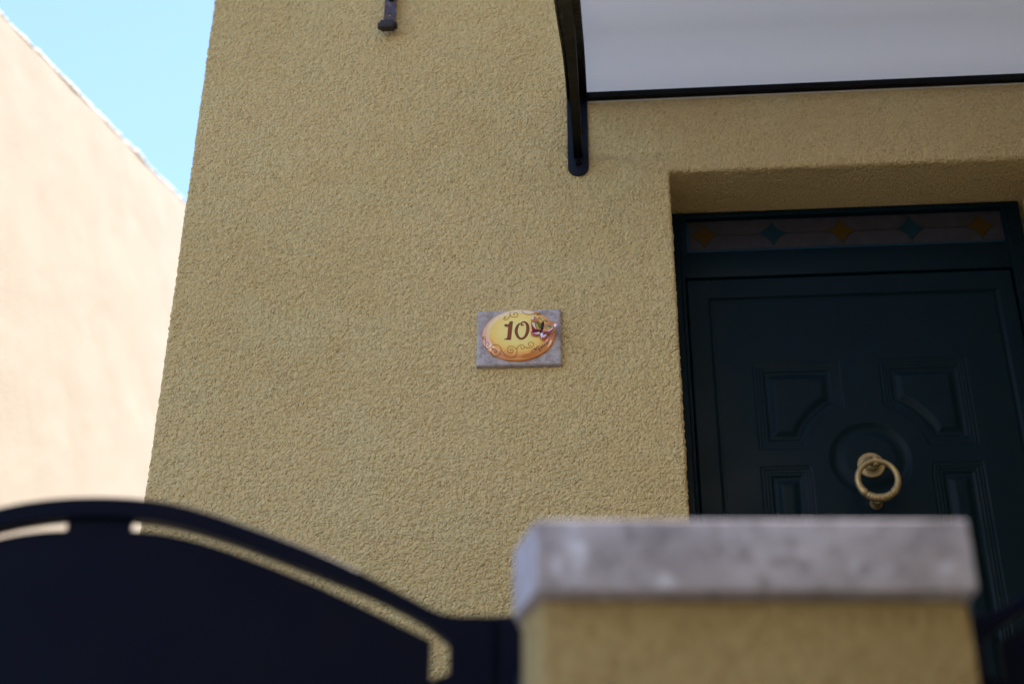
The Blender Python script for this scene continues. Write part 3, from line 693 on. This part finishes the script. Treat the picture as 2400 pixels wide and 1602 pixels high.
# oval: domed, with a soft rim step
OX, OZ, OA, OB, OT = 0.0002, -0.0015, 0.1026, 0.0826, R(1.6)
def dome(r):            # r 0..1 -> y
    rim = math.sqrt(max(0.0, 1 - max(0.0, (r - 0.93) / 0.07) ** 2)) if r > 0.93 else 1.0
    step = min(1.0, max(0.0, (r - 0.80) / 0.14)); step = step + 0.35 * (float(sm(np.array(step), 0, 1)) - step)
    return -0.0170 - 0.0060 * rim - 0.0052 * (1 - step) - 0.0022 * (1 - r * r)
v, f = [], []
RS = [0.0001] + list(np.linspace(0.05, 0.78, 14)) + list(np.linspace(0.80, 0.92, 9)) + [0.935, 0.95, 0.965, 0.975, 0.985, 0.992, 0.997, 1.0]
NA = 96
ct, stt = math.cos(OT), math.sin(OT)
for r in RS:
    for k in range(NA):
        a = 2 * math.pi * k / NA
        x, z = OA * r * math.cos(a), OB * r * math.sin(a)
        v.append((x * ct - z * stt, dome(r), x * stt + z * ct))
for j in range(len(RS) - 1):
    for k in range(NA):
        l = (k + 1) % NA
        f.append((j * NA + k, j * NA + l, (j + 1) * NA + l, (j + 1) * NA + k))
f.append(tuple(range(NA))[::-1])
b0 = len(v)
for k in range(NA): v.append((v[(len(RS) - 1) * NA + k][0], -0.0155, v[(len(RS) - 1) * NA + k][2]))
for k in range(NA):
    l = (k + 1) % NA; f.append(((len(RS) - 1) * NA + k, (len(RS) - 1) * NA + l, b0 + l, b0 + k))
f.append(tuple(b0 + k for k in range(NA)))
oval = MB().add(v, f).build('oval_plate', M['ceramic'], plaque, smooth=True, wc=False)
oval.location = (OX, 0, OZ)
def surf(x, z):         # y of the glaze surface at plaque-local x,z (metres)
    x -= OX; z -= OZ
    u, w = x * ct + z * stt, -x * stt + z * ct
    return dome(min(1.0, math.sqrt((u / OA) ** 2 + (w / OB) ** 2)))
def fill(mb, pts, lift, smooth_=0, m=0):
    """painted area: outline in mm, laid on the dome"""
    P = pts
    bm = bmesh.new()
    vs = [bm.verts.new((x / 1000, 0, z / 1000)) for x, z in P]
    fc = bm.faces.new(vs)
    bmesh.ops.triangulate(bm, faces=[fc])
    for _ in range(2):
        bmesh.ops.subdivide_edges(bm, edges=[e for e in bm.edges if e.calc_length() > 0.006], cuts=1)
    bmesh.ops.triangulate(bm, faces=list(bm.faces))
    for q in bm.verts: q.co.y = surf(q.co.x, q.co.z) - lift
    bm.verts.index_update()
    mb.add([q.co[:] for q in bm.verts], [[q.index for q in fa.verts] for fa in bm.faces], m)
    bm.free()
def stroke(mb, pts, width, lift, n=6, m=0, ysurf=None, off=(0, 0)):
    C = catmull(pts, n); v, f = [], []
    for i, p in enumerate(C):
        a = C[max(i - 1, 0)]; b = C[min(i + 1, len(C) - 1)]
        dx, dz = b[0] - a[0], b[1] - a[1]; l = math.hypot(dx, dz) or 1
        w = (p[2] if len(p) > 2 else 0) + width
        for sgn in (-0.5, 0.5):
            x = (p[0] + off[0] - dz / l * w * sgn) / 1000; z = (p[1] + off[1] + dx / l * w * sgn) / 1000
            v.append((x, (ysurf or surf)(x, z) - lift, z))
    for i in range(len(C) - 1):
        f.append((2 * i, 2 * i + 1, 2 * i + 3, 2 * i + 2))
    mb.add(v, f, m)
def grow(pts, d, off=(0, 0)):
    out = []; n = len(pts)
    area = sum(pts[i][0] * pts[(i + 1) % n][1] - pts[(i + 1) % n][0] * pts[i][1] for i in range(n))
    sg = 1 if area > 0 else -1
    for i in range(n):
        a, b, c = pts[i - 1], pts[i], pts[(i + 1) % n]
        dx, dz = c[0] - a[0], c[1] - a[1]; l = math.hypot(dx, dz) or 1
        out.append((b[0] + sg * dz / l * d + off[0], b[1] - sg * dx / l * d + off[1]))
    return out
one = MB(); fill(one, grow(ONE, 1.0, (-0.9, 0.2)), 0.00015, m=2); fill(one, grow(ONE, 0.9, (0.5, -0.2)), 0.0003, m=1); fill(one, ONE, 0.0005, m=0)
stroke(one, [(-39.0, -20.3), (-30, -19.4), (-20.5, -20.9)], 2.2, 0.0007, m=1)
stroke(one, [(-24.5, 36.2), (-16.0, 36.2)], 1.6, 0.0007, m=1)
one.build('digit_one', [M['brown'], M['ink'], M['cream_line']], oval, wc=False).location = (-OX, 0, -OZ)
zo = MB(); stroke(zo, ZERO, 1.8, 0.00015, m=2, off=(-0.6, 0.4)); stroke(zo, ZERO, 1.5, 0.0003, m=1, off=(0.4, -0.2)); stroke(zo, ZERO, 0.0, 0.0005, m=0)
zo.build('digit_zero', [M['brown'], M['ink'], M['cream_line']], oval, wc=False).location = (-OX, 0, -OZ)
sc = MB()
for k in SCROLLS: stroke(sc, k, 1.45, 0.0008)
sc.build('scrollwork', M['scroll'], oval, wc=False).location = (-OX, 0, -OZ)
sg_ = MB()
for k in SIGN: stroke(sg_, k, 0.9, 0.0009, n=4)
sg_.build('signature', M['ink'], oval, wc=False).location = (-OX, 0, -OZ)

# butterfly: thick glazed wings lifting off the plate, painted patches follow each wing's own plane
BX, BZ = 0.0665, 0.030 - 0.0035
fly = empty('butterfly', (0, 0, 0)); fly.parent = plaque
def wing(name, key, tilt, layers, y0=-0.0315, th=0.004):
    d = FLY[key]
    def to3(x, z, lift=0.0):
        """traced outline seen from the street, pushed out along the sight line so its drawn place stays the same"""
        x, z = x / 1000, z / 1000
        out = tilt * math.hypot(x - BX, z - BZ)
        k_ = -(out + lift) / 3.42
        return (x + (x - 0.2475) * k_, y0 - out - lift, z + (z + 1.93) * k_)
    base = catmull(d['base'] + [d['base'][0]], 4)[:-1]
    bm = bmesh.new()
    a = [bm.verts.new(to3(x, z)) for x, z in base]
    b_ = [bm.verts.new(to3(x, z, -th)) for x, z in grow(base, -0.5)]
    n = len(base)
    bm.faces.new(a); bm.faces.new(b_[::-1])
    for i in range(n): bm.faces.new((a[i], b_[i], b_[(i + 1) % n], a[(i + 1) % n]))
    bmesh.ops.recalc_face_normals(bm, faces=list(bm.faces))
    fr = [e for e in bm.edges if all(q in a for q in e.verts) and e.calc_face_angle(0) > 0.5]
    bmesh.ops.bevel(bm, geom=fr, offset=0.0008, segments=2, affect='EDGES', profile=0.5)
    bmesh.ops.triangulate(bm, faces=[q for q in bm.faces if len(q.verts) > 4])
    bm.verts.index_update()
    mb = MB(); mb.add([q.co[:] for q in bm.verts], [[q.index for q in fa.verts] for fa in bm.faces], 0); bm.free()
    mats = [M['wing'] if 'upper' in key else M['wpink']]
    for li, (ly, mm) in enumerate(layers):
        if ly not in d: continue
        pts = catmull(d[ly] + [d[ly][0]], 4)[:-1]
        bm = bmesh.new(); vs = [bm.verts.new(to3(x, z, 0.0002 + 0.00015 * (li + 1) + (0.0006 if mm == 'wwhite' else 0))) for x, z in pts]
        fc = bm.faces.new(vs); bmesh.ops.triangulate(bm, faces=[fc]); bm.verts.index_update()
        mats.append(M[mm]); mb.add([q.co[:] for q in bm.verts], [[q.index for q in fa.verts] for fa in bm.faces], len(mats) - 1); bm.free()
    return mb.build(name, mats, fly, angle=45, wc=False)
LY = [('magenta', 'wmagenta'), ('rim', 'wrim'), ('green', 'wgreen'), ('yellow', 'wyellow'), ('spot', 'wspot'), ('w1', 'wwhite'), ('w2', 'wwhite')]
wing('wing', 'wing_upper_left', 0.30, LY)
wing('wing', 'wing_upper_right', 0.30, LY)
wing('wing', 'wing_lower_left', 0.12, LY, y0=-0.0310)
wing('wing', 'wing_lower_right', 0.12, LY, y0=-0.0310)
bd = MB()
bp_ = [(61.0, 39.0), (64.6, 34.0), (62.5, 26.0), (60.0, 18.0), (57.5, 12.0), (54.5, 6.5), (53.2, 4.0)]
B0 = FLY['body']['base']
def mid(i, j): return ((B0[i][0] + B0[j][0]) / 2, (B0[i][1] + B0[j][1]) / 2)
spine = [mid(1, 1), mid(0, 2), mid(12, 3), mid(11, 5), mid(10, 6), mid(9, 8)]
bd.sweep([(x / 1000, -0.0345, z / 1000) for x, z in catmull(spine, 5)], [0.0046 - 0.0030 * i / 25 if i > 3 else 0.0034 + 0.0004 * i for i in range(len(catmull(spine, 5)))], n=12)
bd.lathe([(0.0001, -0.003), (0.002, -0.0023), (0.003, 0), (0.002, 0.0023), (0.0001, 0.003)], (spine[1][0] / 1000, -0.0348, spine[1][1] / 1000 + 0.001), (0, 0, 1), n=14)
for k in ('a', 'b'):
    pts = FLY['dots'][k]; cx_ = sum(p[0] for p in pts) / len(pts); cz_ = sum(p[1] for p in pts) / len(pts)
    bd.lathe([(0.0001, -0.0032), (0.0019, -0.0022), (0.0026, 0), (0.0019, 0.0022), (0.0001, 0.0032)], (cx_ / 1000, -0.0350, cz_ / 1000), (0.5 if k == 'b' else -0.5, 0, 1), n=12)
bd.build('body', M['fblack'], fly, angle=60, wc=False)
for k in ('a', 'b'):
    an = MB(); an.sweep([(x / 1000, surf(x / 1000, z / 1000) - 0.0008, z / 1000) for x, z in catmull(FLY['antenna'][k], 5)], 0.0006, n=6)
    an.build('antenna', M['fblack'], fly, wc=False)

# ------------------------------------------------------------------ gate pier with stone cap
pier = empty('gate_pier', (0.16, -1.7, 0.12), 'blurred foreground gate pier of ochre render under a mottled grey stone cap', 'gate pier')
cap_o = [(-0.0940, -1.850), (0.4230, -1.818), (0.4150, -1.560), (-0.1120, -1.590), (-0.1275, -1.748)]
MB().prism(cap_o, 2.0561, 2.1440, axis='z', bev=0.0022, segs=3).build('stone_cap', M['travertine'], pier, angle=35)
sh_o = [(-0.0905, -1.820), (0.4170, -1.788), (0.4050, -1.572), (-0.1020, -1.600), (-0.1165, -1.752)]
MB().prism(sh_o, 0.121, 2.0560, axis='z', bev=0.008, segs=3).build('rendered_shaft', M['pier_stucco'], pier, angle=35)

# ------------------------------------------------------------------ arched sheet-steel gates
GANG = R(3.5446)
QX, QY = -0.11235, -1.55057
def gpos(u): return (QX + math.cos(GANG) * u, QY + math.sin(GANG) * u, 0.12)
gate = empty('metal_gate', gpos(-0.63), 'blurred navy steel gate with arched top rail left of the stone-capped pier', 'gate', 'arched steel gates', rz=GANG)
def interp(tab):
    xs_ = [t[0] for t in tab]; ys_ = [t[1] for t in tab]; n = len(xs_)
    m_ = [0.0] * n; dd = [(ys_[i + 1] - ys_[i]) / (xs_[i + 1] - xs_[i]) for i in range(n - 1)]
    m_[-1] = dd[-1]
    for i in range(1, n - 1): m_[i] = 0 if dd[i] * dd[i - 1] <= 0 else (dd[i] + dd[i - 1]) / 2
    def fn(x):
        x = min(max(abs(x), xs_[0]), xs_[-1])
        for i in range(n - 1):
            if x <= xs_[i + 1]:
                h = xs_[i + 1] - xs_[i]; t = (x - xs_[i]) / h
                return (2 * t ** 3 - 3 * t * t + 1) * ys_[i] + (t ** 3 - 2 * t * t + t) * h * m_[i] + (-2 * t ** 3 + 3 * t * t) * ys_[i + 1] + (t ** 3 - t * t) * h * m_[i + 1]
    return fn
Z0 = 0.12
out_z = interp([(0, 2.294), (0.11, 2.284), (0.231, 2.246), (0.357, 2.195), (0.449, 2.148), (0.500, 2.122), (0.53, 2.1175), (0.575, 2.1175)])
in_z = interp([(0, 2.2650), (0.109, 2.2540), (0.297, 2.1905), (0.48, 2.1070), (0.513, 2.0800)])
pan_z = interp([(0, 2.2470), (0.11, 2.2400), (0.2985, 2.1760), (0.487, 2.0865)])
NU = 60
us = [-1 + 2 * i / NU for i in range(NU + 1)]
outer = [(-0.574, 0.07)] + [(-0.574, out_z(0.574) - Z0)] + [(u * 0.560, out_z(u * 0.560) - Z0) for u in us] + [(0.574, out_z(0.574) - Z0), (0.574, 0.07)]
inner = [(-0.513, 0.12)] + [(-0.513, in_z(0.513) - Z0 - 0.01)] + [(u * 0.513, in_z(u * 0.513) - Z0) for u in us] + [(0.513, in_z(0.513) - Z0 - 0.01), (0.513, 0.12)]
v, f = [], []
for (a, b), (c, d) in zip(outer, inner):
    v += [(a, -0.015, b), (c, -0.015, d), (c, 0.015, d), (a, 0.015, b)]
n = len(outer)
for i in range(n):
    p, q = i * 4, ((i + 1) % n) * 4
    f += [(p, q, q + 1, p + 1), (p + 1, q + 1, q + 2, p + 2), (p + 2, q + 2, q + 3, p + 3), (p + 3, q + 3, q, p)]
fm = MB().add(v, f)
fr = fm.build('arched_frame', M['gate'], gate, angle=40, wc=False)
bv = fr.modifiers.new('bevel', 'BEVEL'); bv.width = 0.002; bv.segments = 2; bv.limit_method = 'ANGLE'; bv.angle_limit = R(50)
po = [(-0.487, 0.14)] + [(u * 0.487, pan_z(u * 0.487) - Z0) for u in us] + [(0.487, 0.14)]
MB().prism(po, -0.004, 0.004, axis='y').build('sheet_panel', M['gate'], gate, angle=40, wc=False)
MB().box((-0.040, -0.0035, 2.225 - Z0), (0.052, 0.0035, 2.272 - Z0)).build('panel_lug', M['gate'], gate, wc=False)
for sgn in (-1, 1):
    MB().prism([(sgn * 0.482, 1.90 - Z0), (sgn * 0.517, 1.90 - Z0), (sgn * 0.517, 2.040 - Z0), (sgn * 0.482, 2.028 - Z0)], -0.009, 0.009, axis='y').build('panel_lug', M['gate'], gate, wc=False)
for sgn in (-1, 1):
    MB().box((sgn * 0.5730, -0.006, 0.0), (sgn * 0.640, 0.045, 2.1215 - Z0), bev=0.003).build('post', M['gate'], gate, angle=40, wc=False)
MB().lathe([(0.009, 0), (0.009, 0.05), (0.006, 0.054)], (0.612, -0.016, 1.862), (0, 0, 1), n=18).build('hinge', M['iron_blue'], gate, angle=40, wc=False)
gate2 = gate.copy(); COL.objects.link(gate2)
gate2.location = gpos(1.118)
gate2['label'] = 'dark steel gate mostly cut off at the right edge, behind the pier'
for ch in list(gate.children):
    c = ch.copy(); COL.objects.link(c); c.parent = gate2

# ------------------------------------------------------------------ neighbour's gable wall across the alley
XN = XL - 1.7
nb = empty('neighbour_house', (XN, 4, 0), 'sunlit cream gable wall of the neighbouring house with a sloping rough white top edge', 'house')
def ztop(y): return 6.331 + 0.3045 * (y - 1.719)
YR, YN0 = 7.4, 0.3
def grid_wall():
    ys = np.arange(YN0, YR * 2 - YN0 + 1e-6, 0.04); ks = np.linspace(0, 1, 150)
    Y, K = np.meshgrid(ys, ks)
    top = np.where(Y <= YR, ztop(Y), ztop(2 * YR - Y))
    Zz = K * (top - 0.012)
    P = np.stack([np.full_like(Y, XN), Y, Zz], -1)
    P = P + np.array([1.0, 0, 0]) * (0.0025 * gnoise(P, 0.35, 40) + 0.0012 * gnoise(P, 0.09, 41))[..., None]
    return grid_mesh('n', P, np.ones((P.shape[0] - 1, P.shape[1] - 1), bool), None)
yb = YR * 2 - YN0
npz = [grid_wall(), quad([(XN, YN0, 0), (XN - 7, YN0, 0), (XN - 7, YN0, ztop(YN0)), (XN, YN0, ztop(YN0))]),
       quad([(XN - 7, YN0, 0), (XN - 7, yb, 0), (XN - 7, yb, ztop(YN0)), (XN - 7, YN0, ztop(YN0))]),
       quad([(XN, yb, 0), (XN - 7, yb, 0), (XN - 7, yb, ztop(YN0)), (XN, yb, ztop(YN0))])]
join_grids('wall', npz, M['cream'], nb)
# rough mortar verge along the rake
ys = np.arange(YN0 - 0.1, YR + 0.001, 0.012)
sec = [(-0.10, -0.015), (0.001, -0.013), (0.003, 0.000), (-0.004, 0.014), (-0.03, 0.020), (-0.10, 0.018)]
P = np.zeros((len(ys), len(sec), 3))
for j, (a, b) in enumerate(sec):
    P[:, j, 0] = XN + a; P[:, j, 1] = ys; P[:, j, 2] = ztop(ys) + b
base_n = gnoise(P, 0.10, 50) * 0.008 + gnoise(P, 0.035, 51) * 0.006 + gnoise(P * np.array([0, 1, 1]), 0.42, 52) * 0.010
P[:, 2:5, 2] += base_n[:, 2:5]; P[:, 1:4, 0] += base_n[:, 1:4] * 0.12
vg = [grid_mesh('v', P, np.ones((P.shape[0] - 1, P.shape[1] - 1), bool), None)]
ys2 = ys; P2 = P.copy(); P2[:, :, 1] = 2 * YR - P[:, :, 1]
vg.append(grid_mesh('v', P2, np.ones((P.shape[0] - 1, P.shape[1] - 1), bool), None, flip=True))
join_grids('mortar_verge', vg, M['mortar'], nb)
rt = MB()
for k in range(28):
    x = XN - 0.16 - k * 0.24
    for y0, y1 in (((YN0 - 0.15), YR), (yb + 0.15, YR)):
        z0 = ztop((YN0 - 0.15)); z1 = ztop(YR)
        rt.sweep([(x, y0, z0 - 0.03), (x, y1, z1 - 0.03)], 0.07, n=10, ref=(1, 0, 0))
rt.add([(XN - 0.05, (YN0 - 0.15), ztop((YN0 - 0.15)) - 0.03), (XN - 7.1, (YN0 - 0.15), ztop((YN0 - 0.15)) - 0.03), (XN - 7.1, YR, ztop(YR) - 0.03), (XN - 0.05, YR, ztop(YR) - 0.03)], [(0, 1, 2, 3)])
rt.add([(XN - 0.05, yb + 0.15, ztop((YN0 - 0.15)) - 0.03), (XN - 7.1, yb + 0.15, ztop((YN0 - 0.15)) - 0.03), (XN - 7.1, YR, ztop(YR) - 0.03), (XN - 0.05, YR, ztop(YR) - 0.03)], [(0, 1, 2, 3)])
rt.build('roof', M['tile'], nb)
